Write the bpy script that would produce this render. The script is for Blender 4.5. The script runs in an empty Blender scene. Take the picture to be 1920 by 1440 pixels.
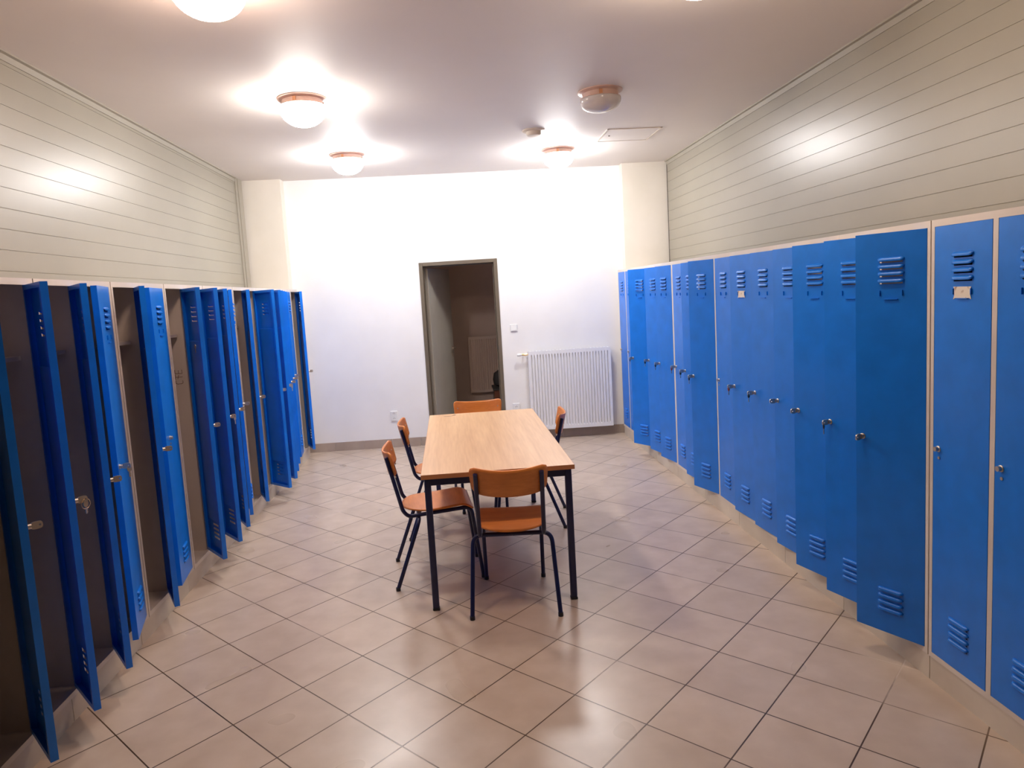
import bpy, bmesh, math, random
from mathutils import Vector, Matrix

scene = bpy.context.scene
COL = scene.collection
R = math.radians

# ------------------------------------------------------------------ camera
TILE = .335
CAM_H = 5.066 * TILE
F_PX, PPX, PPY = 1298.8, 906.6, 691.0
PITCH, YAW, ROLL = R(6.10), R(2.17), R(3.52)
cp, sp, cy_, sy_ = math.cos(PITCH), math.sin(PITCH), math.cos(YAW), math.sin(YAW)
fwd = Vector((sy_ * cp, cy_ * cp, -sp))
rgt0 = Vector((cy_, -sy_, 0))
dwn0 = fwd.cross(rgt0)
rgt = math.cos(ROLL) * rgt0 + math.sin(ROLL) * dwn0
dwn = -math.sin(ROLL) * rgt0 + math.cos(ROLL) * dwn0
cam_data = bpy.data.cameras.new('camera')
cam = bpy.data.objects.new('camera', cam_data)
COL.objects.link(cam)
cam_data.sensor_width = 36.0
cam_data.sensor_fit = 'HORIZONTAL'
cam_data.lens = F_PX / 1920 * 36
cam_data.shift_x = (960 - PPX) / 1920
cam_data.shift_y = (PPY - 720) / 1920
cam_data.clip_start = .05
m = Matrix((rgt, -dwn, -fwd)).transposed().to_4x4()
m.translation = Vector((0, 0, CAM_H))
cam.matrix_world = m
scene.camera = cam

# ------------------------------------------------------------------ world, exposure
world = bpy.data.worlds.new('world')
scene.world = world
world.use_nodes = True
world.node_tree.nodes['Background'].inputs[0].default_value = (.5, .45, .4, 1)
world.node_tree.nodes['Background'].inputs[1].default_value = .02
scene.view_settings.view_transform = 'Standard'
scene.view_settings.look = 'None'
scene.view_settings.exposure = 0.42
scene.view_settings.gamma = 1.0
scene.view_settings.use_curve_mapping = False
try:
    scene.cycles.use_denoising = True
    scene.cycles.max_bounces = 10
    scene.cycles.diffuse_bounces = 6
except Exception:
    pass
LAMP_POWER = 70.0

# ------------------------------------------------------------------ materials
def principled(name, col, rough=.5, metal=0.0, spec=.5, coat=0.0):
    mt = bpy.data.materials.new(name)
    mt.use_nodes = True
    b = mt.node_tree.nodes['Principled BSDF']
    b.inputs['Base Color'].default_value = (*col, 1)
    b.inputs['Roughness'].default_value = rough
    b.inputs['Metallic'].default_value = metal
    b.inputs['Specular IOR Level'].default_value = spec
    b.inputs['Coat Weight'].default_value = coat
    return mt

def add_noise(mt, c1, c2, scale=6, detail=4, coord='Object', stretch=(1, 1, 1), bump=0.0, bscale=60, lo=.3, hi=.7, rough=None):
    nt = mt.node_tree
    b = nt.nodes['Principled BSDF']
    tc = nt.nodes.new('ShaderNodeTexCoord')
    mp = nt.nodes.new('ShaderNodeMapping')
    mp.inputs['Scale'].default_value = stretch
    nt.links.new(tc.outputs[coord], mp.inputs['Vector'])
    n = nt.nodes.new('ShaderNodeTexNoise')
    n.inputs['Scale'].default_value = scale
    n.inputs['Detail'].default_value = detail
    nt.links.new(mp.outputs[0], n.inputs['Vector'])
    r = nt.nodes.new('ShaderNodeValToRGB')
    r.color_ramp.elements[0].position = lo
    r.color_ramp.elements[1].position = hi
    r.color_ramp.elements[0].color = (*c1, 1)
    r.color_ramp.elements[1].color = (*c2, 1)
    nt.links.new(n.outputs['Fac'], r.inputs['Fac'])
    nt.links.new(r.outputs['Color'], b.inputs['Base Color'])
    if bump:
        n2 = nt.nodes.new('ShaderNodeTexNoise')
        n2.inputs['Scale'].default_value = bscale
        n2.inputs['Detail'].default_value = 3
        nt.links.new(mp.outputs[0], n2.inputs['Vector'])
        bp = nt.nodes.new('ShaderNodeBump')
        bp.inputs['Strength'].default_value = bump
        bp.inputs['Distance'].default_value = .004
        nt.links.new(n2.outputs['Fac'], bp.inputs['Height'])
        nt.links.new(bp.outputs['Normal'], b.inputs['Normal'])
    return mt

M = {}
M['white_wall'] = add_noise(principled('white_wall_paint', (.8, .79, .77), .75), (.85, .84, .83), (.90, .89, .88), 2.5, bump=.05, bscale=90)
M['cream_wall'] = add_noise(principled('cream_wall_paint', (.8, .76, .68), .7), (.76, .71, .62), (.82, .77, .69), 2.5, bump=.05, bscale=90)
M['ceiling'] = add_noise(principled('ceiling_paint', (.7, .68, .66), .6), (.74, .69, .655), (.78, .73, .695), 1.2, bump=.02, bscale=120)
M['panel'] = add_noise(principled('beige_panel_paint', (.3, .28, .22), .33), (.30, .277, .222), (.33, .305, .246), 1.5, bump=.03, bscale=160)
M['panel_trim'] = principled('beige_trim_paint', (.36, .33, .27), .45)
M['dark_gap'] = principled('dark_gap', (.06, .05, .04), .8)
M['frame'] = add_noise(principled('pale_locker_enamel', (.62, .55, .49), .4), (.64, .56, .49), (.76, .68, .61), 3, stretch=(1, 1, .4), bump=.02)
M['blue'] = add_noise(principled('blue_locker_enamel', (.003, .18, .70), .34), (.002, .165, .68), (.003, .195, .80), 9, bump=.05, bscale=220)
M['nickel'] = principled('nickel', (.62, .54, .45), .42, 1.0)
M['dark_metal'] = principled('dark_key_metal', (.12, .1, .08), .35, .9)
M['red_plastic'] = principled('red_key_bow', (.45, .10, .05), .45)
M['brass'] = principled('brass', (.72, .5, .26), .3, 1.0)
M['card'] = add_noise(principled('card_paper', (.75, .66, .55), .8), (.42, .29, .2), (.80, .72, .62), 40, lo=.33, hi=.46)
M['steel_blue'] = principled('dark_blue_tube_paint', (.009, .013, .065), .28, 0, .5)
M['rubber'] = principled('black_rubber', (.015, .015, .02), .6)
M['marker'] = principled('marker_ink', (.16, .075, .045), .7)
M['rad_white'] = principled('radiator_white', (.86, .86, .87), .3)
M['plastic_white'] = principled('white_plastic', (.83, .83, .82), .35)
M['plastic_dark'] = principled('socket_hole', (.12, .11, .1), .6)
M['door_grey'] = add_noise(principled('grey_door_laminate', (.16, .145, .12), .5), (.42, .385, .32), (.47, .435, .36), 5)
M['door_frame'] = principled('brown_grey_door_frame', (.15, .12, .085), .4)
M['corridor_wall'] = add_noise(principled('corridor_plaster', (.30, .22, .18), .8), (.80, .64, .56), (.88, .73, .64), 2)
M['corridor_floor'] = principled('corridor_floor', (.42, .36, .30), .5)
M['rad_dim'] = principled('old_radiator_enamel', (.82, .66, .56), .5)
M['fixture'] = principled('lamp_base_enamel', (.60, .40, .33), .4)
M['clip'] = principled('copper_clip', (.45, .2, .1), .4, .5)
M['detector'] = principled('detector_plastic', (.68, .58, .47), .5)
M['opal_off'] = principled('unlit_opal_glass', (.58, .52, .49), .08, 0, .5, .3)
M['baseboard'] = add_noise(principled('baseboard_tile', (.42, .34, .28), .4), (.36, .285, .235), (.47, .385, .32), 3)
M['plinth'] = add_noise(principled('plinth_tile', (.66, .58, .48), .4), (.56, .48, .385), (.70, .62, .52), 3)
M['cabinet_wood'] = principled('red_brown_veneer', (.16, .05, .025), .4)
M['cabinet_dark'] = principled('dark_cloth', (.035, .03, .028), .7)

def emission(name, col, power):
    mt = bpy.data.materials.new(name)
    mt.use_nodes = True
    nt = mt.node_tree
    b = nt.nodes['Principled BSDF']
    b.inputs['Base Color'].default_value = (.9, .9, .88, 1)
    b.inputs['Emission Color'].default_value = (*col, 1)
    b.inputs['Emission Strength'].default_value = power
    return mt
M['lamp_pink'] = emission('lit_opal_glass_warm', (1, .72, .56), LAMP_POWER * .66)
M['lamp'] = emission('lit_opal_glass', (1, .93, .86), LAMP_POWER)
M['lamp_amber'] = emission('lit_opal_glass_amber', (1, .78, .58), LAMP_POWER * .66)
M['lamp_cool'] = emission('lit_opal_glass_white', (1, .98, .975), LAMP_POWER * 1.25)

def wood(name, c1, c2, axis='Y', rough=.35, scale=14):
    mt = principled(name, c1, rough)
    st = {'X': (.12, 1, 1), 'Y': (1, .05, 1), 'Z': (1, 1, .12)}[axis]
    nt = mt.node_tree
    b = nt.nodes['Principled BSDF']
    tc = nt.nodes.new('ShaderNodeTexCoord')
    mp = nt.nodes.new('ShaderNodeMapping')
    mp.inputs['Scale'].default_value = st
    nt.links.new(tc.outputs['Object'], mp.inputs['Vector'])
    n = nt.nodes.new('ShaderNodeTexNoise')
    n.inputs['Scale'].default_value = scale
    n.inputs['Detail'].default_value = 6
    n.inputs['Distortion'].default_value = .6
    nt.links.new(mp.outputs[0], n.inputs['Vector'])
    n2 = nt.nodes.new('ShaderNodeTexNoise')
    n2.inputs['Scale'].default_value = scale * 8
    n2.inputs['Detail'].default_value = 3
    nt.links.new(mp.outputs[0], n2.inputs['Vector'])
    mx = nt.nodes.new('ShaderNodeMix')
    mx.data_type = 'FLOAT'
    mx.inputs[0].default_value = .35
    nt.links.new(n.outputs['Fac'], mx.inputs[2])
    nt.links.new(n2.outputs['Fac'], mx.inputs[3])
    r = nt.nodes.new('ShaderNodeValToRGB')
    r.color_ramp.elements[0].position = .36
    r.color_ramp.elements[1].position = .66
    r.color_ramp.elements[0].color = (*c1, 1)
    r.color_ramp.elements[1].color = (*c2, 1)
    nt.links.new(mx.outputs[0], r.inputs['Fac'])
    nt.links.new(r.outputs['Color'], b.inputs['Base Color'])
    return mt
M['beech'] = wood('beech_laminate', (.62, .37, .195), (.80, .53, .31), 'Y', .36, 9)
M['beech_edge'] = principled('beech_edge_band', (.48, .20, .08), .45)
M['ply'] = wood('orange_plywood', (.66, .20, .036), (.84, .30, .065), 'X', .33, 12)

def floor_material():
    mt = principled('floor_tiles', (.5, .4, .32), .3)
    nt = mt.node_tree
    L = nt.links
    b = nt.nodes['Principled BSDF']
    geo = nt.nodes.new('ShaderNodeNewGeometry')
    th = R(44.57)
    org = Vector((-1.622 * TILE, 8.154 * TILE, 0))
    def dot(ax):
        s = nt.nodes.new('ShaderNodeVectorMath'); s.operation = 'SUBTRACT'
        s.inputs[1].default_value = org
        L.new(geo.outputs['Position'], s.inputs[0])
        d = nt.nodes.new('ShaderNodeVectorMath'); d.operation = 'DOT_PRODUCT'
        d.inputs[1].default_value = ax
        L.new(s.outputs[0], d.inputs[0])
        mu = nt.nodes.new('ShaderNodeMath'); mu.operation = 'MULTIPLY'
        mu.inputs[1].default_value = 1 / TILE
        L.new(d.outputs['Value'], mu.inputs[0])
        return mu.outputs[0]
    def math1(op, a, bb=None, cc=None):
        n = nt.nodes.new('ShaderNodeMath'); n.operation = op
        for i, v in enumerate((a, bb, cc)):
            if v is None: continue
            if isinstance(v, (int, float)): n.inputs[i].default_value = v
            else: L.new(v, n.inputs[i])
        return n.outputs[0]
    u = dot(Vector((math.sin(th), math.cos(th), 0)))
    v = dot(Vector((math.cos(th), -math.sin(th), 0)))
    fu, fv = math1('FRACT', u), math1('FRACT', v)
    du = math1('MINIMUM', fu, math1('SUBTRACT', 1.0, fu))
    dv = math1('MINIMUM', fv, math1('SUBTRACT', 1.0, fv))
    d = math1('MINIMUM', du, dv)
    edge = nt.nodes.new('ShaderNodeMapRange')
    edge.inputs[1].default_value = .0065
    edge.inputs[2].default_value = .0095
    edge.inputs[3].default_value = 1
    edge.inputs[4].default_value = 0
    L.new(d, edge.inputs[0])
    cell = nt.nodes.new('ShaderNodeCombineXYZ')
    L.new(math1('FLOOR', u), cell.inputs[0]); L.new(math1('FLOOR', v), cell.inputs[1])
    wn = nt.nodes.new('ShaderNodeTexWhiteNoise')
    L.new(cell.outputs[0], wn.inputs['Vector'])
    n1 = nt.nodes.new('ShaderNodeTexNoise'); n1.inputs['Scale'].default_value = 7; n1.inputs['Detail'].default_value = 5
    L.new(geo.outputs['Position'], n1.inputs['Vector'])
    ramp = nt.nodes.new('ShaderNodeValToRGB')
    ramp.color_ramp.elements[0].position = .2; ramp.color_ramp.elements[1].position = .85
    ramp.color_ramp.elements[0].color = (.48, .375, .29, 1)
    ramp.color_ramp.elements[1].color = (.61, .50, .41, 1)
    L.new(n1.outputs['Fac'], ramp.inputs['Fac'])
    hsv = nt.nodes.new('ShaderNodeHueSaturation')
    L.new(ramp.outputs[0], hsv.inputs['Color'])
    L.new(math1('MULTIPLY_ADD', wn.outputs['Value'], .10, .95), hsv.inputs['Value'])
    # worn grout: dark brown, in places filled pale
    n2 = nt.nodes.new('ShaderNodeTexNoise'); n2.inputs['Scale'].default_value = 1.3; n2.inputs['Detail'].default_value = 5
    L.new(geo.outputs['Position'], n2.inputs['Vector'])
    gr = nt.nodes.new('ShaderNodeValToRGB')
    gr.color_ramp.elements[0].position = .30; gr.color_ramp.elements[1].position = .66
    gr.color_ramp.elements[0].color = (.60, .50, .42, 1)
    gr.color_ramp.elements[1].color = (.035, .017, .008, 1)
    e = gr.color_ramp.elements.new(.42); e.color = (.13, .075, .04, 1)
    L.new(n2.outputs['Fac'], gr.inputs['Fac'])
    mx = nt.nodes.new('ShaderNodeMix'); mx.data_type = 'RGBA'
    L.new(edge.outputs[0], mx.inputs[0])
    L.new(hsv.outputs[0], mx.inputs[6]); L.new(gr.outputs[0], mx.inputs[7])
    L.new(mx.outputs[2], b.inputs['Base Color'])
    n3 = nt.nodes.new('ShaderNodeTexNoise'); n3.inputs['Scale'].default_value = 3; n3.inputs['Detail'].default_value = 1
    L.new(geo.outputs['Position'], n3.inputs['Vector'])
    L.new(math1('MULTIPLY_ADD', n3.outputs['Fac'], .12, .24), b.inputs['Roughness'])
    bp = nt.nodes.new('ShaderNodeBump'); bp.inputs['Strength'].default_value = .5; bp.inputs['Distance'].default_value = .002
    L.new(math1('SUBTRACT', 1.0, edge.outputs[0]), bp.inputs['Height'])
    L.new(bp.outputs['Normal'], b.inputs['Normal'])
    return mt
M['floor'] = floor_material()

# ------------------------------------------------------------------ helpers
def bx(bm, x0, x1, y0, y1, z0, z1):
    vs = [bm.verts.new((x, y, z)) for x in (x0, x1) for y in (y0, y1) for z in (z0, z1)]
    for f in ((0, 1, 3, 2), (4, 6, 7, 5), (0, 4, 5, 1), (2, 3, 7, 6), (0, 2, 6, 4), (1, 5, 7, 3)):
        bm.faces.new([vs[i] for i in f])

def fillet(pts, rad, n=6):
    """round the inner corners of a polyline"""
    pts = [Vector(p) for p in pts]
    out = [pts[0]]
    for i in range(1, len(pts) - 1):
        a, p, c = pts[i - 1], pts[i], pts[i + 1]
        da, dc = (a - p), (c - p)
        r = min(rad, da.length * .49, dc.length * .49)
        p0, p1 = p + da.normalized() * r, p + dc.normalized() * r
        for k in range(n + 1):
            t = k / n
            out.append((1 - t) ** 2 * p0 + 2 * t * (1 - t) * p + t * t * p1)
    out.append(pts[-1])
    return out

def tube(bm, pts, r, seg=12, cap=True):
    pts = [Vector(p) for p in pts]
    prev = None
    rings = []
    ref = None
    for i, p in enumerate(pts):
        t = (pts[min(i + 1, len(pts) - 1)] - pts[max(i - 1, 0)]).normalized()
        if ref is None:
            ref = t.orthogonal().normalized()
        ref = (ref - t * ref.dot(t)).normalized()
        bi = t.cross(ref)
        rings.append([bm.verts.new(p + r * (math.cos(2 * math.pi * k / seg) * ref + math.sin(2 * math.pi * k / seg) * bi)) for k in range(seg)])
    for a, b in zip(rings, rings[1:]):
        for k in range(seg):
            bm.faces.new((a[k], a[(k + 1) % seg], b[(k + 1) % seg], b[k]))
    if cap:
        bm.faces.new(rings[0][::-1]); bm.faces.new(rings[-1])

def lathe(bm, prof, seg=32, axis='Z', cap0=True, cap1=True, origin=(0, 0, 0)):
    o = Vector(origin)
    rings = []
    for r, h in prof:
        ring = []
        for k in range(seg):
            a = 2 * math.pi * k / seg
            if axis == 'Z': v = Vector((r * math.cos(a), r * math.sin(a), h))
            elif axis == 'X': v = Vector((h, r * math.cos(a), r * math.sin(a)))
            else: v = Vector((r * math.sin(a), h, r * math.cos(a)))
            ring.append(bm.verts.new(o + v))
        rings.append(ring)
    for a, b in zip(rings, rings[1:]):
        for k in range(seg):
            bm.faces.new((a[k], a[(k + 1) % seg], b[(k + 1) % seg], b[k]))
    if cap0: bm.faces.new(rings[0][::-1])
    if cap1: bm.faces.new(rings[-1])

def ring_plate(bm, outer, inner, t, plane='XZ'):
    """flat plate between an outer and an inner loop, thickness t"""
    def V(p, s):
        return (p[0], s, p[1]) if plane == 'XZ' else (s, p[0], p[1])
    n = len(outer)
    o = [[bm.verts.new(V(p, s)) for p in outer] for s in (-t / 2, t / 2)]
    i = [[bm.verts.new(V(p, s)) for p in inner] for s in (-t / 2, t / 2)]
    for k in range(n):
        j = (k + 1) % n
        bm.faces.new((o[0][k], o[0][j], i[0][j], i[0][k]))
        bm.faces.new((o[1][k], i[1][k], i[1][j], o[1][j]))
        bm.faces.new((o[0][k], o[1][k], o[1][j], o[0][j]))
        bm.faces.new((i[0][k], i[0][j], i[1][j], i[1][k]))

def obj(name, bm, mat, parent=None, smooth=False, bevel=0.0, solid=0.0, loc=None, rotz=None, angle=40):
    bmesh.ops.recalc_face_normals(bm, faces=bm.faces)
    me = bpy.data.meshes.new(name)
    bm.to_mesh(me); bm.free()
    for mt in (mat if isinstance(mat, (list, tuple)) else [mat]):
        me.materials.append(mt)
    if smooth:
        for p in me.polygons: p.use_smooth = True
        try: me.set_sharp_from_angle(angle=R(angle))
        except Exception: pass
    o = bpy.data.objects.new(name, me)
    COL.objects.link(o)
    if parent: o.parent = parent
    if loc is not None: o.location = loc
    if rotz is not None: o.rotation_euler = (0, 0, rotz)
    if solid:
        md = o.modifiers.new('thickness', 'SOLIDIFY'); md.thickness = solid; md.offset = 0
    if bevel:
        md = o.modifiers.new('bevel', 'BEVEL'); md.width = bevel; md.segments = 2; md.limit_method = 'ANGLE'
    return o

def tag(o, label, cat, group=None, kind=None):
    o['label'] = label; o['category'] = cat
    if group: o['group'] = group
    if kind: o['kind'] = kind
    return o

def thing(name, label, cat, loc=(0, 0, 0), rotz=0, group=None):
    o = bpy.data.objects.new(name, None)
    o.empty_display_size = .1
    COL.objects.link(o)
    o.location = loc; o.rotation_euler = (0, 0, rotz)
    return tag(o, label, cat, group)

def struct(name, bm, mat, **k):
    o = obj(name, bm, mat, **k)
    o['kind'] = 'structure'
    return o

def copy_tree(o, parent=None):
    c = o.copy(); COL.objects.link(c)
    if parent: c.parent = parent
    for ch in list(o.children): copy_tree(ch, c)
    return c

NB = bmesh.new

# ------------------------------------------------------------------ room shell
XWL, XWR = -2.226, 2.45          # panelled side walls
XL, XR = -1.718, 1.867           # locker fronts
Y_FRONT = -4.0
def zc(x): return 3.06 - .0105 * (x - .1)       # ceiling falls slightly to the right
WALL_ROT = -.0200
def bw(x, d=0.0, z=0.0):
    """point on the back wall: x along it, d in front of it (towards the camera)"""
    c, s = math.cos(WALL_ROT), math.sin(WALL_ROT)
    return Vector((x * c + d * s, 7.92 + x * s - d * c, z))

bm = NB(); bx(bm, -3.2, 3.4, Y_FRONT, 8.15, -.12, 0)
struct('floor', bm, M['floor'])

bm = NB()
vs = [bm.verts.new((x, y, zc(x) + dz)) for dz in (0, .15) for (x, y) in ((-3.2, Y_FRONT), (3.4, Y_FRONT), (3.4, 8.15), (-3.2, 8.15))]
for f in ((0, 1, 2, 3), (7, 6, 5, 4), (0, 4, 5, 1), (1, 5, 6, 2), (2, 6, 7, 3), (3, 7, 4, 0)):
    bm.faces.new([vs[i] for i in f])
struct('ceiling', bm, M['ceiling'])

def panel_wall(name, x, out, z_first, y0, y1, ztop):
    """horizontal boards with narrow grooves; out = +1 faces +x"""
    zs = []
    z = z_first
    while z > .05:
        zs.append(z); z -= .106
    zs = sorted(zs)
    prof = [(0.0, 0.0)]
    for z in zs:
        prof += [(0.0, z - .0030), (-.0028, z - .0010), (-.0028, z + .0003), (0.0, z + .0015)]
    prof.append((0.0, ztop))
    bm = NB()
    a = [bm.verts.new((x + out * d, y0, z)) for d, z in prof]
    b = [bm.verts.new((x + out * d, y1, z)) for d, z in prof]
    for k in range(len(prof) - 1):
        bm.faces.new((a[k], a[k + 1], b[k + 1], b[k]))
    # back of the boards
    c = [bm.verts.new((x - out * .12, y, z)) for y in (y0, y1) for z in (0, ztop)]
    bm.faces.new((c[0], c[1], c[3], c[2]))
    bm.faces.new((a[0], b[0], c[2], c[0])); bm.faces.new((a[-1], c[1], c[3], b[-1]))
    bm.faces.new([c[0]] + [c[1]] + a[::-1]); bm.faces.new([c[3]] + [c[2]] + b)
    return struct(name, bm, M['panel'])
panel_wall('wall_left', XWL, 1, 3.02, Y_FRONT, 7.60, zc(XWL) + .02)
panel_wall('wall_right', XWR, -1, 3.016, Y_FRONT, 7.725, zc(XWR) + .02)
# corner mouldings between panels and ceiling
for i, (x, s) in enumerate(((XWL, 1), (XWR, -1))):
    bm = NB()
    z = zc(x)
    pr = [(0, z + .01), (0, z - .045), (s * .006, z - .045), (s * .008, z - .012), (s * .028, z - .010), (s * .028, z + .01)]
    y1 = 7.60 if i == 0 else 7.725
    a = [bm.verts.new((x + p, Y_FRONT + .1, q)) for p, q in pr]; b = [bm.verts.new((x + p, y1, q)) for p, q in pr]
    for k in range(6): bm.faces.new((a[k], a[(k + 1) % 6], b[(k + 1) % 6], b[k]))
    bm.faces.new(a); bm.faces.new(b[::-1])
    struct('trim_%d' % (i + 1), bm, M['panel_trim'])
# end profile of the left panels beside the pier, and the dark joint on the right
bm = NB()
bx(bm, XWL - .03, XWL + .012, 7.60, 7.66, 0, zc(XWL) + .01)
bx(bm, XWL - .03, XWL + .022, 7.66, 7.79, 0, zc(XWL) + .01)
struct('trim_3', bm, M['panel_trim'])
bm = NB(); bx(bm, XWR, XWR + .05, 7.725, 7.75, 0, zc(XWR) + .01)
struct('trim_4', bm, M['dark_gap'])

# back wall with the doorway (built in the wall's own axes: x along, y thickness)
DX0, DX1, DZ = -.318, .485, 2.052
def wall_obj(name, boxes, mat, **k):
    bm = NB()
    for b in boxes: bx(bm, *b)
    o = struct(name, bm, mat, **k)
    o.location = (0, 7.92, 0); o.rotation_euler = (0, 0, WALL_ROT)
    return o
wall_obj('wall_back', [(-2.6, DX0 - .04, 0, .16, 0, 3.12), (DX1 + .04, 2.9, 0, .16, 0, 3.12), (DX0 - .04, DX1 + .04, 0, .16, DZ + .04, 3.12)], M['white_wall'])
wall_obj('wall_pier_left', [(-2.28, -1.795, -.135, .02, 0, 3.11)], M['cream_wall'], bevel=.004)
wall_obj('wall_pier_right', [(1.955, 2.56, -.115, .02, 0, 3.10)], M['cream_wall'], bevel=.004)
bm = NB(); bx(bm, -3.2, 3.4, Y_FRONT - .12, Y_FRONT, 0, 3.15)
M['far_end'] = add_noise(principled('low_bounce_end_paint', (.12, .1, .085), .8), (.10, .085, .07), (.14, .12, .10), 2)  # unseen end wall, coloured dark to cut the bounced fill light
struct('wall_front', bm, M['far_end'])
# tiled skirting on the back wall
bm = NB()
x = -1.79
while x < 1.95:
    x1 = min(x + .33, 1.955)
    if x1 > DX0 - .05 and x < DX1 + .05:
        if x < DX0 - .05: bx(bm, x, DX0 - .05, -.009, 0, 0, .10)
        if x1 > DX1 + .05: bx(bm, DX1 + .05, x1, -.009, 0, 0, .10)
    else:
        bx(bm, x, x1 - .003, -.009, 0, 0, .10)
    x = x1
bx(bm, 1.946, 1.955, -.124, -.009, 0, .10)
bx(bm, 1.946, 2.1, -.124, -.115, 0, .10)
o = struct('baseboard_back', bm, M['baseboard']); o.location = (0, 7.92, 0); o.rotation_euler = (0, 0, WALL_ROT)

# tiled plinths under the locker rows
def plinth(name, xf, s, y0, y1, joints, core_back):
    bm = NB()
    js = [y0] + [j for j in joints if y0 < j < y1] + [y1]
    for a, b in zip(js, js[1:]):
        xa, xb = sorted((xf, xf - s * .011))
        bx(bm, xa, xb, a + .0018, b - .0018, 0, .103)
    xa, xb = sorted((xf - s * .009, core_back))
    bx(bm, xa, xb, y0 + .002, y1 - .002, 0, .1)
    return struct(name, bm, [M['plinth']])
plinth('baseboard_left', XL - .004, 1, 2.30, 7.78, [2.95 + .648 * k - .1 for k in range(9)], XWL)
plinth('baseboard_right', XR + .004, -1, 2.006, 7.765, [2.642, 3.277, 3.898, 4.56, 5.21, 5.865, 6.52, 7.17], XWR)

# door frame and door leaf
t = bpy.data.objects.new('door_1', None); COL.objects.link(t); t['kind'] = 'structure'
t.location = (0, 7.92, 0); t.rotation_euler = (0, 0, WALL_ROT)
bm = NB()
fr = .042
for a, b in ((DX0 - fr, DX0), (DX1, DX1 + fr)):
    bx(bm, a, b, -.008, .17, 0, DZ + fr)
bx(bm, DX0, DX1, -.008, .17, DZ, DZ + fr)
bx(bm, DX0, DX0 + .012, .05, .10, 0, DZ); bx(bm, DX1 - .012, DX1, .05, .10, 0, DZ); bx(bm, DX0, DX1, .05, .10, DZ - .012, DZ)
obj('door_frame', bm, M['door_frame'], t, bevel=.003)
leaf = NB(); bx(leaf, 0, .80, -.04, 0, .008, 2.035)
lf = obj('door_leaf', leaf, M['door_grey'], t, loc=(DX0 + .006, .15, 0), rotz=R(73.5), bevel=.002)
bm = NB()
for s in (-1, 1):
    y = -.04 if s < 0 else 0
    lathe(bm, [(.009, 0), (.009, s * .045)], 14, 'Y', origin=(.745, y, 1.05))
    tube(bm, fillet([(.745, y + s * .045, 1.05), (.70, y + s * .047, 1.05), (.63, y + s * .045, 1.05)], .01), .009, 12)
obj('door_handle', bm, M['nickel'], lf, smooth=True)
bm = NB()
bx(bm, .722, .768, -.0425, .0025, 1.025, 1.075); bx(bm, .722, .768, -.0425, .0025, .945, .985)
obj('door_plate', bm, M['nickel'], lf, bevel=.002)

# dim room behind the doorway
bm = NB(); bx(bm, -1.6, 2.0, 8.07, 10.1, -.1, -.002)
struct('floor_corridor', bm, M['corridor_floor'])
bm = NB(); bx(bm, -1.6, 2.0, 9.98, 10.1, 0, 2.9)
struct('wall_corridor_back', bm, M['corridor_wall'])
bm = NB(); bx(bm, -1.7, -1.6, 8.03, 10.1, 0, 2.9)
struct('wall_corridor_left', bm, M['corridor_wall'])
bm = NB(); bx(bm, 2.0, 2.1, 8.03, 10.1, 0, 2.9)
struct('wall_corridor_right', bm, M['corridor_wall'])
bm = NB(); bx(bm, -1.7, 2.1, 8.16, 10.1, 2.7, 2.85)
struct('ceiling_corridor', bm, M['corridor_wall'])

# ------------------------------------------------------------------ lockers
W_DOOR, H_DOOR = .285, 1.72
Z_PL, H_CAB, D_CAB, W_CAB = .104, 1.771, .485, .640

def door_mesh():
    bm = NB()
    uc, hw = .137, .054
    tops = [1.619 - .029 * i for i in range(4)] + [.202 - .029 * i for i in range(4)]
    us = [0, uc - .046, uc + .046, W_DOOR]
    zs = [0]
    holes = []
    for zt in sorted(tops):
        zs += [zt - .0215, zt - .006]; holes.append((zt - .0215, zt - .006))
    zs.append(H_DOOR)
    P = {}
    def V(u, z, x=0.0):
        k = (round(u, 5), round(z, 5), round(x, 5))
        if k not in P: P[k] = bm.verts.new((x, -u, z))
        return P[k]
    for i in range(3):
        for j in range(len(zs) - 1):
            if i == 1 and (zs[j], zs[j + 1]) in holes: continue
            bm.faces.new((V(us[i], zs[j]), V(us[i + 1], zs[j]), V(us[i + 1], zs[j + 1]), V(us[i], zs[j + 1])))
    # folded rim and inner lip
    loop = [(u, 0) for u in us] + [(W_DOOR, z) for z in zs[1:]] + [(u, H_DOOR) for u in us[::-1][1:]] + [(0, z) for z in zs[::-1][1:-1]]
    T, lip = -.026, .02
    n = len(loop)
    def ins(p): return (min(max(p[0], lip), W_DOOR - lip), min(max(p[1], lip), H_DOOR - lip))
    for k in range(n):
        a, b = loop[k], loop[(k + 1) % n]
        bm.faces.new((V(*a), V(*b), V(*b, T), V(*a, T)))
        ia, ib = ins(a), ins(b)
        vs = []
        for q in (V(*a, T), V(*b, T), V(*ib, T + .0001), V(*ia, T + .0001)):
            if q not in vs: vs.append(q)
        if len(vs) >= 3:
            try: bm.faces.new(vs)
            except ValueError: pass
    # pressed louvres
    NS, NT, D = 14, 6, .0095
    for zt in tops:
        g = []
        for it in range(NT + 1):
            tt = it / NT
            row = []
            for i in range(NS + 1):
                s = -1 + 2 * i / NS
                e = math.sqrt(max(0, 1 - max(0, (abs(s) - .74) / .26) ** 2))
                d = D * e * math.sin(math.pi / 2 * min(1, tt / .55))
                row.append(bm.verts.new((.0006 + d, -(uc + hw * s), zt - (.0165 * tt) * (.25 + .75 * e) + (1 - e) * -.005)))
            g.append(row)
        for it in range(NT):
            for i in range(NS):
                bm.faces.new((g[it][i], g[it][i + 1], g[it + 1][i + 1], g[it + 1][i])).smooth = True
    return bm

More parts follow.
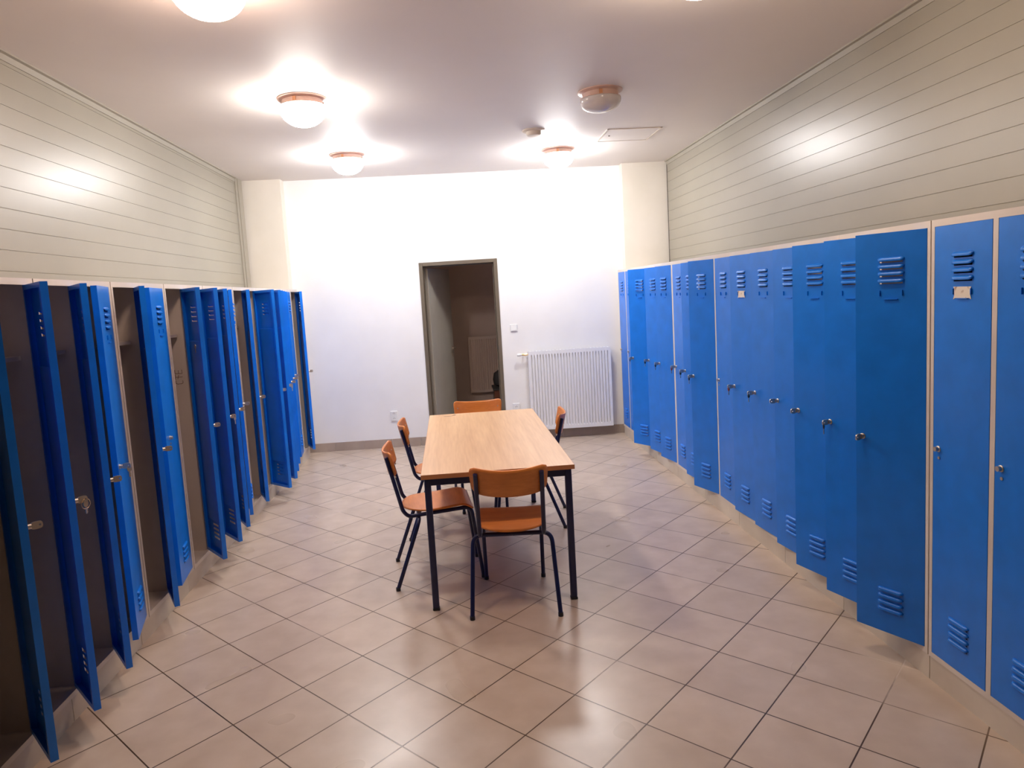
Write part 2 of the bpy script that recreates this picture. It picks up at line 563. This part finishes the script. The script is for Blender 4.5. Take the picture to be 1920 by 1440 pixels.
def lock_bm(paddle=True):
    bm = NB()
    lathe(bm, [(.0125, 0), (.0125, .003), (.0095, .005), (.0095, .016)], 18, 'X')
    if paddle:
        n = 24
        out, inn = [], []
        for k in range(n):
            a = 2 * math.pi * k / n
            c, s = math.cos(a), math.sin(a)
            pw = .6
            out.append((.032 + .019 * math.copysign(abs(c) ** pw, c), .0135 * math.copysign(abs(s) ** pw, s)))
            inn.append((.042 + .0036 * c, .0036 * s))
        ring_plate(bm, out, inn, .006)
    return bm

def holder_bm():
    bm = NB()
    zc_ = 1.598 - .128
    uc = .137
    bx(bm, .0005, .0065, -(uc - .045) - .0015, -(uc - .045) + .0015, zc_ - .008, zc_ + .014)
    bx(bm, .0005, .0065, -(uc + .045) - .0015, -(uc + .045) + .0015, zc_ - .008, zc_ + .014)
    bx(bm, .0005, .0065, -uc - .028, -uc + .028, zc_ - .024, zc_ - .021)
    return bm

def stiff_bm():
    bm = NB()
    bx(bm, -.011, -.0012, -.238, -.040, .22, 1.39)
    return bm

def body_bm(w):
    """sheet-metal carcass with front frame; y=0 in the middle, front at x=0"""
    bm = NB()
    h = w / 2
    t = .0015
    bx(bm, -D_CAB, -D_CAB + t, -h, h, 0, H_CAB)
    for s in (-1, 1):
        y0, y1 = sorted((s * h, s * (h - t)))
        bx(bm, -D_CAB + t, -.022, y0, y1, 0, H_CAB)
        y0, y1 = sorted((s * h, s * (h - .0175)))
        bx(bm, -.022, 0, y0, y1, 0, H_CAB)
    bx(bm, -D_CAB + t, -.022, -h + t, h - t, .004, .006)
    bx(bm, -D_CAB + t, -.022, -h + t, h - t, H_CAB - .003, H_CAB - .0005)
    bx(bm, -.022, 0, -h + .0175, h - .0175, 0, .0225)
    bx(bm, -.022, 0, -h + .0175, h - .0175, H_CAB - .0265, H_CAB)
    return bm

def make_locker(width):
    root = bpy.data.objects.new('locker', None)
    COL.objects.link(root)
    h = width / 2
    obj('body', body_bm(width), M['frame'], root)
    slots = [h - .0205] + ([-.0145] if width > .5 else [])
    if width > .5:
        bm = NB()
        bx(bm, -.022, 0, -.0115, .0115, .0225, H_CAB - .0265)
        bx(bm, -D_CAB + .002, -.022, -.001, .001, .006, H_CAB - .003)
        obj('partition', bm, M['frame'], root)
    for yh in slots:
        bm = NB()
        bx(bm, -D_CAB + .002, -.075, yh - .287, yh - .001, 1.455, 1.457)
        bx(bm, -.075, -.073, yh - .287, yh - .001, 1.440, 1.457)
        obj('shelf', bm, M['frame'], root)
    for yh in slots:
        d = obj('door', door_mesh() if not DOOR else NB(), M['blue'], root, solid=.0012, loc=(0, yh, .0235))
        if DOOR: d.data = DOOR[0]
        else: DOOR.append(d.data)
        if len(DOOR) == 1:
            l = obj('lock', lock_bm(), M['nickel'], d, smooth=True, loc=(0, -.257, .857)); DOOR.append(l.data)
            c = obj('card_holder', holder_bm(), M['blue'], d); DOOR.append(c.data)
            s = obj('reinforcing_panel', stiff_bm(), M['blue'], d, bevel=.003); DOOR.append(s.data)
        else:
            for nm, me, lc in (('lock', DOOR[1], (0, -.257, .857)), ('card_holder', DOOR[2], (0, 0, 0)), ('reinforcing_panel', DOOR[3], (0, 0, 0))):
                o = bpy.data.objects.new(nm, me); COL.objects.link(o); o.parent = d; o.location = lc
                if nm == 'reinforcing_panel':
                    md = o.modifiers.new('bevel', 'BEVEL'); md.width = .003; md.segments = 2; md.limit_method = 'ANGLE'
    return root
DOOR = []
proto2 = make_locker(W_CAB)
proto1 = make_locker(.322)

def kids(root, base):
    return [c for c in root.children if c.name.split('.')[0] == base]
used = {}
def place_locker(proto, loc, rotz, angles, label, group):
    root = proto if not used.get(proto.name) else copy_tree(proto)
    used[proto.name] = True
    root.location = loc; root.rotation_euler = (0, 0, rotz)
    tag(root, label, 'locker', group)
    ds = sorted(kids(root, 'door'), key=lambda d: -d.location.y)   # hinge-side slot first
    for d, a in zip(ds, angles): d.rotation_euler = (0, 0, R(a))
    return root, ds

GR, GL = 'blue lockers along the right wall', 'blue lockers along the left wall'
right = [
    ((0, 0), 'blue two-door locker nearest the camera on the right, smudged name card on one door'),
    ((29.2, 19.5), 'blue two-door locker in right row, second from the camera, its door swung widest'),
    ((17.2, 7.5), 'blue two-door locker in right row, third from the camera, both doors ajar'),
    ((5.0, 5.2), 'blue two-door locker in right row, fourth from the camera, name card on one door'),
    ((0.3, 18.5), 'blue two-door locker in right row, fifth from the camera, one door shut'),
    ((6.8, 0.2), 'blue two-door locker in right row, fourth from the radiator wall, pale shiny door'),
    ((11.0, 12.8), 'blue two-door locker in right row, third from the radiator wall, doors slightly ajar'),
    ((30.8, 1), 'blue two-door locker in right row, second from the radiator wall, door swung wide'),
    ((0, 0), 'blue two-door locker at the far right end beside the radiator, doors shut'),
]
RD = []
for i, (ang, lab) in enumerate(right):
    y0 = 2.009 + .641 * i - (.005 if i == 0 else 0)
    # rotated half a turn: the hinge-side slot is the nearer one
    root, ds = place_locker(proto2, (XR, y0 + .3205, Z_PL), math.pi, ang, lab, GR)
    RD += ds
left = [
    ((43.0, 42.0), 'blue two-door locker at the near left edge, both doors open on dark insides', 2),
    ((37.2, 16.2), 'blue two-door locker in left row, second from the camera, bright louvres on one door', 2),
    ((29.5, 9.0), 'blue two-door locker in left row, third from the camera, bright blue door nearly shut', 2),
    ((38.8, 39.2), 'blue two-door locker in left row, fourth from the camera, scribbled letters on its inside wall', 2),
    ((30.5, 17.5), 'blue two-door locker in left row, fifth from the camera, key hanging from its hasp', 2),
    ((24.2, 47.8), 'blue two-door locker in left row, third two-door one from the back wall, wide door open', 2),
    ((42.2, 30.5), 'blue two-door locker in left row, second two-door one from the back wall', 2),
    ((18.5, 7.5), 'blue two-door locker in left row, last two-door one before the back wall, mostly hidden', 2),
    ((23.2,), 'single-door blue locker at the far left end against the back wall, door ajar', 1),
]
LD = []
LROOT = []
for i, (ang, lab, n) in enumerate(left):
    y0 = 2.304 + .648 * i
    # hinge-side slot lies further from the camera: list angles near-to-far, so reverse
    root, ds = place_locker(proto2 if n == 2 else proto1, (XL, y0 + (.322 if n == 2 else .163), Z_PL), 0, ang[::-1], lab, GL)
    LD += ds[::-1]
    LROOT.append(root)

def door_child(d, name, bm, mat, **k):
    return obj(name, bm, mat, d, **k)
def lock_of(d): return [c for c in d.children if c.name.startswith('lock')][0]
# the left door with a plain button lock instead of a hasp
bm = lock_bm(False)
lathe(bm, [(.006, 0), (.006, .003)], 12, 'X', origin=(0, .004, -.035))
me = bpy.data.meshes.new('lock'); bmesh.ops.recalc_face_normals(bm, faces=bm.faces); bm.to_mesh(me); bm.free()
me.materials.append(M['nickel'])
lock_of(LD[5]).data = me
lock_of(LD[5]).location = (0, -.20, .857)
for i_ in (0, 1, 8, 15, 16, 17): lock_of(RD[i_]).data = me
# name cards in two holders
def card(d, label):
    bm = NB()
    uc, zc_ = .137, 1.598 - .128
    pts = [(-.045, .021), (.045, .021), (.040, .012), (.040, -.010), (.046, -.026), (.036, -.021), (-.036, -.021), (-.046, -.026), (-.040, -.010), (-.040, .012)]
    a = [bm.verts.new((.0022, -uc - p, zc_ + q)) for p, q in pts]
    b = [bm.verts.new((.0028, -uc - p, zc_ + q)) for p, q in pts]
    bm.faces.new(a); bm.faces.new(b[::-1])
    for k in range(len(pts)):
        j = (k + 1) % len(pts)
        bm.faces.new((a[k], a[j], b[j], b[k]))
    o = obj('name_card', bm, M['card'], d)
    o['label'] = label
# RD order per cabinet: nearer door first
card(RD[1], 'cream paper name card with brown smudge')
card(RD[7], 'small pale name card with a dark mark')

# letters scrawled up the pink-lit side wall of the fourth left locker
def strokes(bm, polys, w, y, sx, oz, ox):
    for pl in polys:
        for (x0, z0), (x1, z1) in zip(pl, pl[1:]):
            d = Vector((x1 - x0, z1 - z0)).normalized() * w / 2
            nrm = Vector((-d.y, d.x))
            q = [(x0 - d.x + nrm.x, z0 - d.y + nrm.y), (x1 + d.x + nrm.x, z1 + d.y + nrm.y), (x1 + d.x - nrm.x, z1 + d.y - nrm.y), (x0 - d.x - nrm.x, z0 - d.y - nrm.y)]
            f = [bm.verts.new((ox + a * sx, y, oz + b)) for a, b in q]
            g = [bm.verts.new((ox + a * sx, y + .0003, oz + b)) for a, b in q]
            bm.faces.new(f); bm.faces.new(g[::-1])
            for k in range(4): bm.faces.new((f[k], f[(k + 1) % 4], g[(k + 1) % 4], g[k]))
bm = NB()
cup = [(.0, .03), (.0, .008), (.02, 0), (.07, 0), (.09, .008), (.09, .03)]
hbar = [[(.0, .045), (.0, .09)], [(.0, .066), (.09, .066)], [(.03, .05), (.045, .085)]]
comb = [[(.0, .10), (.09, .10)], [(.0, .10), (.0, .135)], [(.045, .10), (.045, .13)], [(.09, .10), (.09, .135)]]
strokes(bm, [[(p * .5, q * .68) for p, q in pl] for pl in [cup] + hbar + comb], .0032, -.0014, 1, 1.134, -.118)
o = obj('scribbled_letters', bm, M['marker'], LROOT[3])
o['label'] = 'brown handwritten letters running up the side'

# keys hanging in the hasps
bpy.context.view_layer.update()
def key_bm(ring=False):
    bm = NB()
    n = 20
    out = [(.0105 * math.cos(2 * math.pi * k / n), -.016 + .0145 * math.sin(2 * math.pi * k / n)) for k in range(n)]
    inn = [(.0035 * math.cos(2 * math.pi * k / n), -.006 + .0032 * math.sin(2 * math.pi * k / n)) for k in range(n)]
    ring_plate(bm, out, inn, .0035)
    return bm
def blade_bm():
    bm = NB()
    bx(bm, -.0035, .0035, -.001, .001, -.056, -.029)
    bx(bm, .0035, .0055, -.001, .001, -.052, -.047); bx(bm, .0035, .006, -.001, .001, -.043, -.039)
    return bm
def ring_bm(r, t):
    bm = NB()
    tube(bm, [(r * math.sin(2 * math.pi * k / 24), 0, -r + r * math.cos(2 * math.pi * k / 24)) for k in range(25)], t, 8)
    return bm
kr = bpy.data.objects.new('key', None); COL.objects.link(kr)
obj('key_bow', key_bm(), M['dark_metal'], kr); obj('key_blade', blade_bm(), M['nickel'], kr)
first_key = [kr]
def hang_key(d, label, mat=None, ring=False, rot=25):
    k = first_key.pop() if first_key else copy_tree(kr)
    mw = d.matrix_world @ Matrix.Translation(Vector((.042, -.257, .857)))
    k.location = mw.translation
    k.rotation_euler = (0, 0, d.matrix_world.to_euler().z + R(rot))
    tag(k, label, 'key', 'keys hanging from locker locks')
    if mat:
        for c in k.children:
            if c.name.startswith('key_bow'):
                c.data = c.data.copy(); c.data.materials[0] = mat
    if ring:
        for c in k.children: c.location.z = -.004
        obj('key_ring', ring_bm(.020, .0015), M['brass'], k)
    return k
hang_key(RD[3], 'dark key hanging from the lock second left of the largest right-hand door')
for idx, lab, mt in (
    (6, 'dark key on the door just right of the carded door, right row', None),
    (7, 'reddish key under the lock of the right-row door with a pale name card', M['red_plastic']),
    (9, 'green-black key on the darker open door in the middle of the right row', None),
    (10, 'dark key standing out against the pale shiny door of the right row', None),
    (11, 'key in front of the pale post at the middle of the right row', M['red_plastic']),
    (12, 'dark key on the nearer of two ajar doors past the pale post', None),
    (13, 'dark key on the second ajar door before the wide-open one, right row far end', None),
    (14, 'dark key on the wide-open door at the far end of the right row', None)):
    hang_key(RD[idx], lab, mt)
hang_key(LD[1], 'key with a large brass ring on the second left-hand door', M['brass'], True)
hang_key(LD[3], 'pale key beside the frame post on the left door with bright louvres', M['nickel'])
hang_key(LD[7], 'silver key below a pale hasp on a middle left-row door', M['nickel'])
hang_key(LD[12], 'silver key near the far end of the left row', M['nickel'])
# spare keys hung inside one open door
k = copy_tree(kr)
for c in k.children:
    c.data = c.data.copy(); c.data.materials[0] = M['nickel']
mw = LD[6].matrix_world @ Matrix.Translation(Vector((-.013, -.14, 1.37)))
k.location = mw.translation; k.rotation_euler = (0, 0, LD[6].matrix_world.to_euler().z + R(90))
tag(k, 'silver spare key hung on the inside of an open left-row door', 'key', 'keys hanging from locker locks')

# ------------------------------------------------------------------ table
TBX0, TBX1, TBY0, TBY1, TBZ = -.238, .586, 3.615, 5.49, .762
t = thing('table', 'beech-topped rectangular table on dark blue steel legs in the middle of the room', 'table', ((TBX0 + TBX1) / 2, (TBY0 + TBY1) / 2, 0), R(.4))
hx, hy = (TBX1 - TBX0) / 2, (TBY1 - TBY0) / 2
bm = NB(); bx(bm, -hx + .001, hx - .001, -hy + .001, hy - .001, TBZ - .024, TBZ)
tp = obj('tabletop', bm, M['beech'], t)
bm = NB()
for a, b, c, d in ((-hx - .001, -hx + .001, -hy - .001, hy + .001), (hx - .001, hx + .001, -hy - .001, hy + .001), (-hx + .001, hx - .001, -hy - .001, -hy + .001), (-hx + .001, hx - .001, hy - .001, hy + .001)):
    bx(bm, a, b, c, d, TBZ - .0245, TBZ - .0005)
obj('edge_band', bm, M['beech_edge'], tp)
bm = NB()
strk = [(-.30, .835), (-.262, .838), (-.235, .84), (-.225, .862), (-.215, .885), (-.205, .872), (-.222, .858)]
for (x0, y0), (x1, y1) in zip(strk, strk[1:]):
    d = Vector((x1 - x0, y1 - y0, 0)).normalized(); nr = Vector((-d.y, d.x, 0)) * .0035
    a, b = Vector((x0, y0, TBZ + .0003)), Vector((x1, y1, TBZ + .0003))
    top = [bm.verts.new(q + Vector((0, 0, .0004))) for q in (a + nr, b + nr, b - nr, a - nr)]
    bot = [bm.verts.new(q) for q in (a + nr, b + nr, b - nr, a - nr)]
    bm.faces.new(top); bm.faces.new(bot[::-1])
    for q in range(4): bm.faces.new((top[q], top[(q + 1) % 4], bot[(q + 1) % 4], bot[q]))
o = obj('ink_mark', bm, M['marker'], tp); o['label'] = 'dark ink scribble at the far left corner'
lx, ly = hx - .032, hy - .032
bm = NB()
rz0, rz1 = TBZ - .066, TBZ - .0245
for s in (-1, 1):
    bx(bm, s * lx - .012, s * lx + .012, -ly, ly, rz0, rz1)
    bx(bm, -lx, lx, s * ly - .012, s * ly + .012, rz0, rz1)
obj('apron', bm, M['steel_blue'], t, bevel=.004)
for sx in (-1, 1):
    for s2 in (-1, 1):
        bm = NB()
        bx(bm, sx * lx - .018, sx * lx + .018, s2 * ly - .018, s2 * ly + .018, .012, TBZ - .0245)
        lg = obj('leg', bm, M['steel_blue'], t, bevel=.008)
        bm = NB(); bx(bm, sx * lx - .019, sx * lx + .019, s2 * ly - .019, s2 * ly + .019, 0, .014)
        obj('foot_cap', bm, M['rubber'], lg, bevel=.004)

# ------------------------------------------------------------------ chairs (local: faces +y)
def make_chair():
    root = bpy.data.objects.new('chair', None); COL.objects.link(root)
    r = .0118
    hw = .170
    for s in (-1, 1):
        pts = fillet([(s * hw, -.270, .785), (s * hw, -.196, .455), (s * hw, -.165, .420), (s * hw, .13, .440)], .06, 8)
        bm = NB(); tube(bm, pts, r, 14); obj('back_upright', bm, M['steel_blue'], root, smooth=True)
    for s in (-1, 1):
        pts = fillet([(s * hw, .12, .4393), (s * hw, .208, .445), (s * hw * 1.0, .258, .012)], .055, 8)
        bm = NB(); tube(bm, pts, r, 14); lg = obj('leg', bm, M['steel_blue'], root, smooth=True)
        bm = NB(); lathe(bm, [(.0135, 0), (.0135, .02)], 14, origin=(s * hw, .2585, 0)); obj('foot_cap', bm, M['rubber'], lg, smooth=True)
    a = Vector((.185, -.105, .404)); b = Vector((.232, -.255, .012))
    bm = NB(); tube(bm, [(-.105, -.105, .404), (.105, -.105, .404)], r, 14); obj('crossbar', bm, M['steel_blue'], root, smooth=True)
    for s in (-1, 1):
        pts = fillet([(s * .10, -.105, .404), (s * .212, -.105, .404), (s * .232, -.255, .012)], .085, 10)
        bm = NB(); tube(bm, pts, r, 14); lg = obj('leg', bm, M['steel_blue'], root, smooth=True)
        bm = NB(); lathe(bm, [(.0135, 0), (.0135, .02)], 14, origin=(s * .232, -.256, 0)); obj('foot_cap', bm, M['rubber'], lg, smooth=True)
    # plywood seat: rounded back, front edge rolled down
    bm = NB()
    NU, NV = 18, 22
    g = []
    for j in range(NV + 1):
        v = j / NV
        row = []
        y = -.20 + .418 * v
        half = .188
        if v < .42: half = .188 * (1 - .22 * ((.42 - v) / .42) ** 2.2)
        for i in range(NU + 1):
            u = -1 + 2 * i / NU
            x = u * half
            yy = y + (.055 * abs(u) ** 2.6 * (1 - v) ** 3)
            z = .4505 + .014 * v + .004 * u * u - .008 * math.sin(math.pi * min(1, v / .8)) - (.030 * ((v - .84) / .16) ** 2 if v > .84 else 0)
            row.append(bm.verts.new((x, yy, z)))
        g.append(row)
    for j in range(NV):
        for i in range(NU): bm.faces.new((g[j][i], g[j][i + 1], g[j + 1][i + 1], g[j + 1][i]))
    obj('seat', bm, M['ply'], root, smooth=True, solid=.010, angle=60)
    # plywood backrest: curved round the sitter, rounded corners
    bm = NB()
    NU, NV = 22, 10
    g = []
    for j in range(NV + 1):
        v = j / NV
        row = []
        for i in range(NU + 1):
            u = -1 + 2 * i / NU
            half = .2 - .010 * (abs(2 * v - 1)) ** 6 + .010 * (v - .6)
            e = abs(u) ** 10
            zlo = .656 + .014 * abs(u) ** 2 + .018 * e
            zhi = .800 - .010 * e ** 3 + .020 * u * u
            z = zlo + (zhi - zlo) * v
            base = -.268 + (.772 - z) * .217 + .0145
            y = base - .052 * (1 - u * u) + .0165
            row.append(bm.verts.new((u * half, y, z)))
        g.append(row)
    for j in range(NV):
        for i in range(NU): bm.faces.new((g[j][i], g[j][i + 1], g[j + 1][i + 1], g[j + 1][i]))
    bk = obj('backrest', bm, M['ply'], root, smooth=True, solid=.010, angle=60)
    bm = NB()
    for s in (-1, 1):
        for z in (.755, .665):
            y = -.268 + (.772 - z) * .217 + .0145 - .052 * (1 - .72) + .0165
            lathe(bm, [(.006, .0), (.006, .0065), (.003, .008)], 10, 'Y', origin=(s * hw, y, z))
    obj('bolt', bm, M['nickel'], bk, smooth=True)
    return root
chair0 = make_chair()
spots = [
    (.244, 3.728, R(-4.2), 'orange plywood chair with its back to the camera at the near end of the table'),
    (-.194, 4.182, R(-85.2), 'orange plywood chair on the left of the table nearest the camera, seat in view'),
    (-.165, 5.010, R(-86), 'orange plywood chair on the left of the table nearer the back wall'),
    (.480, 5.058, R(81.2), 'orange plywood chair on the right side of the table, seen edge-on before the radiator'),
    (.150, 5.535, R(180), 'orange plywood chair at the far end of the table before the doorway'),
]
for i, (x, y, a, lab) in enumerate(spots):
    c = chair0 if i == 0 else copy_tree(chair0)
    c.location = (x, y, 0); c.rotation_euler = (0, 0, a)
    tag(c, lab, 'chair', 'plywood chairs round the table')

# ------------------------------------------------------------------ radiators
def make_radiator(name, w, h, mat, label, loc, rotz, valve=True):
    """origin at the middle of the bottom, back against the wall at y=0, front towards -y"""
    t = thing(name, label, 'radiator', loc, rotz)
    bm = NB()
    y0 = -.105
    nrib = int(w / .0333)
    pit = (w - .03) / nrib
    prof = [(-w / 2, 0.0)]
    for k in range(nrib):
        x = -w / 2 + .015 + k * pit
        prof += [(x, 0), (x + pit * .30, 0), (x + pit * .38, .020), (x + pit * .62, .020), (x + pit * .70, 0)]
    prof.append((w / 2, 0.0))
    zl = [0, .035, .05, h - .05, h - .035, h]
    fac = [0, 0, 1, 1, 0, 0]
    rows = [[bm.verts.new((x, y0 + d * f, z)) for x, d in prof] for z, f in zip(zl, fac)]
    for a, b in zip(rows, rows[1:]):
        for k in range(len(prof) - 1):
            bm.faces.new((a[k], a[k + 1], b[k + 1], b[k]))
    obj('front_panel', bm, mat, t, solid=.002)
    bm = NB()
    for s in (-1, 1):
        xa, xb = sorted((s * w / 2, s * (w / 2 + .004)))
        bx(bm, xa, xb, y0 - .001, -.028, .0, h + .002)
    n = 24
    bx(bm, -w / 2, w / 2, y0, y0 + .006, h - .001, h + .003); bx(bm, -w / 2, w / 2, -.034, -.028, h - .001, h + .003)
    for k in range(n):
        x = -w / 2 + (k + .5) * w / n
        bx(bm, x - .004, x + .004, y0 + .006, -.034, h - .001, h + .002)
    bx(bm, -w / 2, w / 2, -.034, -.028, .0, h)
    obj('casing', bm, mat, t)
    bm = NB()
    for s in (-1, 1): bx(bm, s * w * .35 - .015, s * w * .35 + .015, -.028, 0, .1, h - .1)
    obj('bracket', bm, mat, t)
    if valve:
        bm = NB()
        lathe(bm, [(.006, -.075), (.016, -.073), (.018, -.04), (.014, -.028), (.014, -.02)], 18, 'X', origin=(-w / 2 - .055, -.066, h - .03))
        obj('thermostat_valve', bm, M['plastic_white'], t, smooth=True)
        bm = NB()
        tube(bm, [(-w / 2 - .08, -.066, h - .03), (-w / 2 + .005, -.066, h - .03)], .010, 12)
        lathe(bm, [(.014, -.03), (.014, .0)], 6, 'X', origin=(-w / 2 - .02, -.066, h - .03))
        tube(bm, fillet([(-w / 2 - .05, -.066, h - .03), (-w / 2 - .05, -.03, h - .03), (-w / 2 - .05, -.001, h - .03)], .02), .008, 12)
        obj('valve_pipe', bm, M['brass'], t, smooth=True)
    return t
p = bw(1.283, .002, .112)
make_radiator('radiator', .93, .905, M['rad_white'], 'white ribbed panel radiator on the back wall right of the doorway', p, WALL_ROT)
make_radiator('radiator', 1.0, .80, M['rad_dim'], 'dim pinkish radiator on the far wall seen through the doorway', (.68, 9.976, .30), 0, False)

# low dark cabinet in the dim room
t = thing('cabinet', 'low dark cabinet with reddish side, half seen through the right of the doorway', 'cabinet', (.70, 9.45, 0))
bm = NB(); bx(bm, -.22, .25, -.2, .2, .02, .40); obj('body', bm, M['cabinet_wood'], t, bevel=.004)
bm = NB(); bx(bm, -.235, .265, -.215, .215, .40, .425); obj('top', bm, M['cabinet_dark'], t, bevel=.004)
t2 = thing('bag', 'dark soft bag standing on the low cabinet beyond the doorway', 'bag', (.66, 9.45, .425))
bm = NB()
lathe(bm, [(.10, 0), (.155, .03), (.165, .10), (.15, .19), (.09, .235), (.02, .245)], 20)
for v in bm.verts: v.co.x *= 1.1; v.co.y *= .6
obj('bag_body', bm, M['cabinet_dark'], t2, smooth=True)
bm = NB(); bx(bm, -.045, .045, -.1, -.094, .05, .10)
o = obj('tag', bm, M['card'], t2); o['label'] = 'small pale tag'

# ------------------------------------------------------------------ switch and sockets
t = thing('light_switch', 'white square light switch on the back wall between doorway and radiator', 'switch', bw(.673, 0, 1.294), WALL_ROT)
bm = NB(); bx(bm, -.041, .041, -.010, 0, -.041, .041); obj('plate', bm, M['plastic_white'], t, bevel=.004)
bm = NB()
a = [bm.verts.new(v) for v in ((-.028, -.010, .029), (.028, -.010, .029), (.028, -.018, -.029), (-.028, -.018, -.029), (-.028, -.008, .029), (.028, -.008, .029), (.028, -.008, -.029), (-.028, -.008, -.029))]
for f in ((0, 1, 2, 3), (7, 6, 5, 4), (0, 4, 5, 1), (1, 5, 6, 2), (2, 6, 7, 3), (3, 7, 4, 0)): bm.faces.new([a[i] for i in f])
obj('rocker', bm, M['plastic_white'], t)
def socket(label, x, z, n):
    t = thing('power_socket', label, 'socket', bw(x, 0, z), WALL_ROT)
    h = .041 if n == 1 else .058
    bm = NB(); bx(bm, -.041, .041, -.014, 0, -h, h); obj('plate', bm, M['plastic_white'], t, bevel=.005)
    for k in range(n):
        zz = 0 if n == 1 else (.028 - .056 * k)
        bm = NB(); lathe(bm, [(.0215, -.014), (.0215, -.0155), (.018, -.0155), (.0165, -.0142)], 20, 'Y', origin=(0, 0, zz))
        oo = obj('outlet', bm, M['plastic_white'], t, smooth=True)
        bm = NB()
        for sx in (-1, 1): lathe(bm, [(.003, -.0140), (.003, -.0163)], 8, 'Y', origin=(sx * .0095, 0, zz))
        lathe(bm, [(.0025, -.0140), (.0025, -.024)], 8, 'Y', origin=(0, 0, zz + .010))
        obj('contact', bm, M['plastic_dark'], oo)
socket('white double power socket low on the back wall left of the doorway', -.763, .367, 2)
socket('white single power socket low on the back wall beside the radiator', .652, .384, 1)

# ------------------------------------------------------------------ ceiling things
def lamp(x, y, mat, label, r=.152, depth=.120):
    t = thing('ceiling_lamp', label, 'ceiling lamp', (x, y, zc(x)), 0, 'bowl lamps on the ceiling')
    bm = NB(); lathe(bm, [(r + .012, .004), (r + .012, -.006), (r - .012, -.012), (r - .018, -.016), (r - .018, -.046), (r, -.050), (r, -.053), (r - .02, -.0535)], 40)
    obj('lamp_base', bm, M['fixture'], t, smooth=True)
    bm = NB()
    prof = [(r - .01, -.0538), (r, -.0545), (r + .001, -.062)]
    for k in range(1, 13):
        a = math.pi / 2 * k / 13
        prof.append(((r + .001) * math.cos(a) ** .92, -.062 - depth * math.sin(a)))
    prof.append((.003, -.0622 - depth))
    lathe(bm, prof, 40)
    obj('lamp_bowl', bm, mat, t, smooth=True, angle=60)
    for k in range(3):
        bm = NB(); bx(bm, r - .020, r - .010, -.011, .011, -.050, -.018)
        obj('clip', bm, M['clip'], t, rotz=R(-100 + 120 * k))
    return t
lamp(-.915, 3.02, M['lamp_pink'], 'lit white bowl lamp on the ceiling nearest the camera, cut by the top left edge')
lamp(-.92, 4.85, M['lamp'], 'lit white bowl lamp, middle one of the left ceiling line')
lamp(-.90, 6.70, M['lamp_cool'], 'lit white bowl lamp on the left just before the back wall')
lamp(1.11, 6.86, M['lamp_cool'], 'lit white bowl lamp on the right before the back wall, next to the smoke detector')
lamp(1.115, 4.95, M['opal_off'], 'unlit grey bowl lamp on the right of the ceiling in front of the hatch', .142, .080)
lamp(1.11, 2.97, M['lamp_amber'], 'lit bowl lamp at the top right edge, only its glow showing')

t = thing('smoke_detector', 'small round beige smoke detector on the ceiling left of the unlit lamp', 'smoke detector', (.776, 6.03, zc(.776)))
bm = NB(); lathe(bm, [(.097, .003), (.097, -.006), (.088, -.012)], 32); obj('base', bm, M['detector'], t, smooth=True)
bm = NB(); lathe(bm, [(.062, -.010), (.062, -.034), (.052, -.046), (.02, -.048)], 32); obj('sensor_head', bm, M['detector'], t, smooth=True)

t = thing('ceiling_hatch', 'square flush hatch in the ceiling above the right lockers', 'hatch', (1.665, 6.345, zc(1.665)), 0)
t.rotation_euler = (0, .0105, 0)
h = .235
bm = NB()
for s in (-1, 1):
    bx(bm, -h, h, s * h - .008, s * h + .008, -.006, .002); bx(bm, s * h - .008, s * h + .008, -h - .008, h + .008, -.006, .002)
obj('frame', bm, M['frame'], t)
bm = NB(); bx(bm, -h + .014, h - .014, -h + .014, h - .014, -.004, .001); obj('hatch_panel', bm, M['ceiling'], t)
bm = NB(); lathe(bm, [(.008, -.004), (.008, -.008)], 12, origin=(-.17, 0, 0)); obj('latch', bm, M['dark_gap'], t)
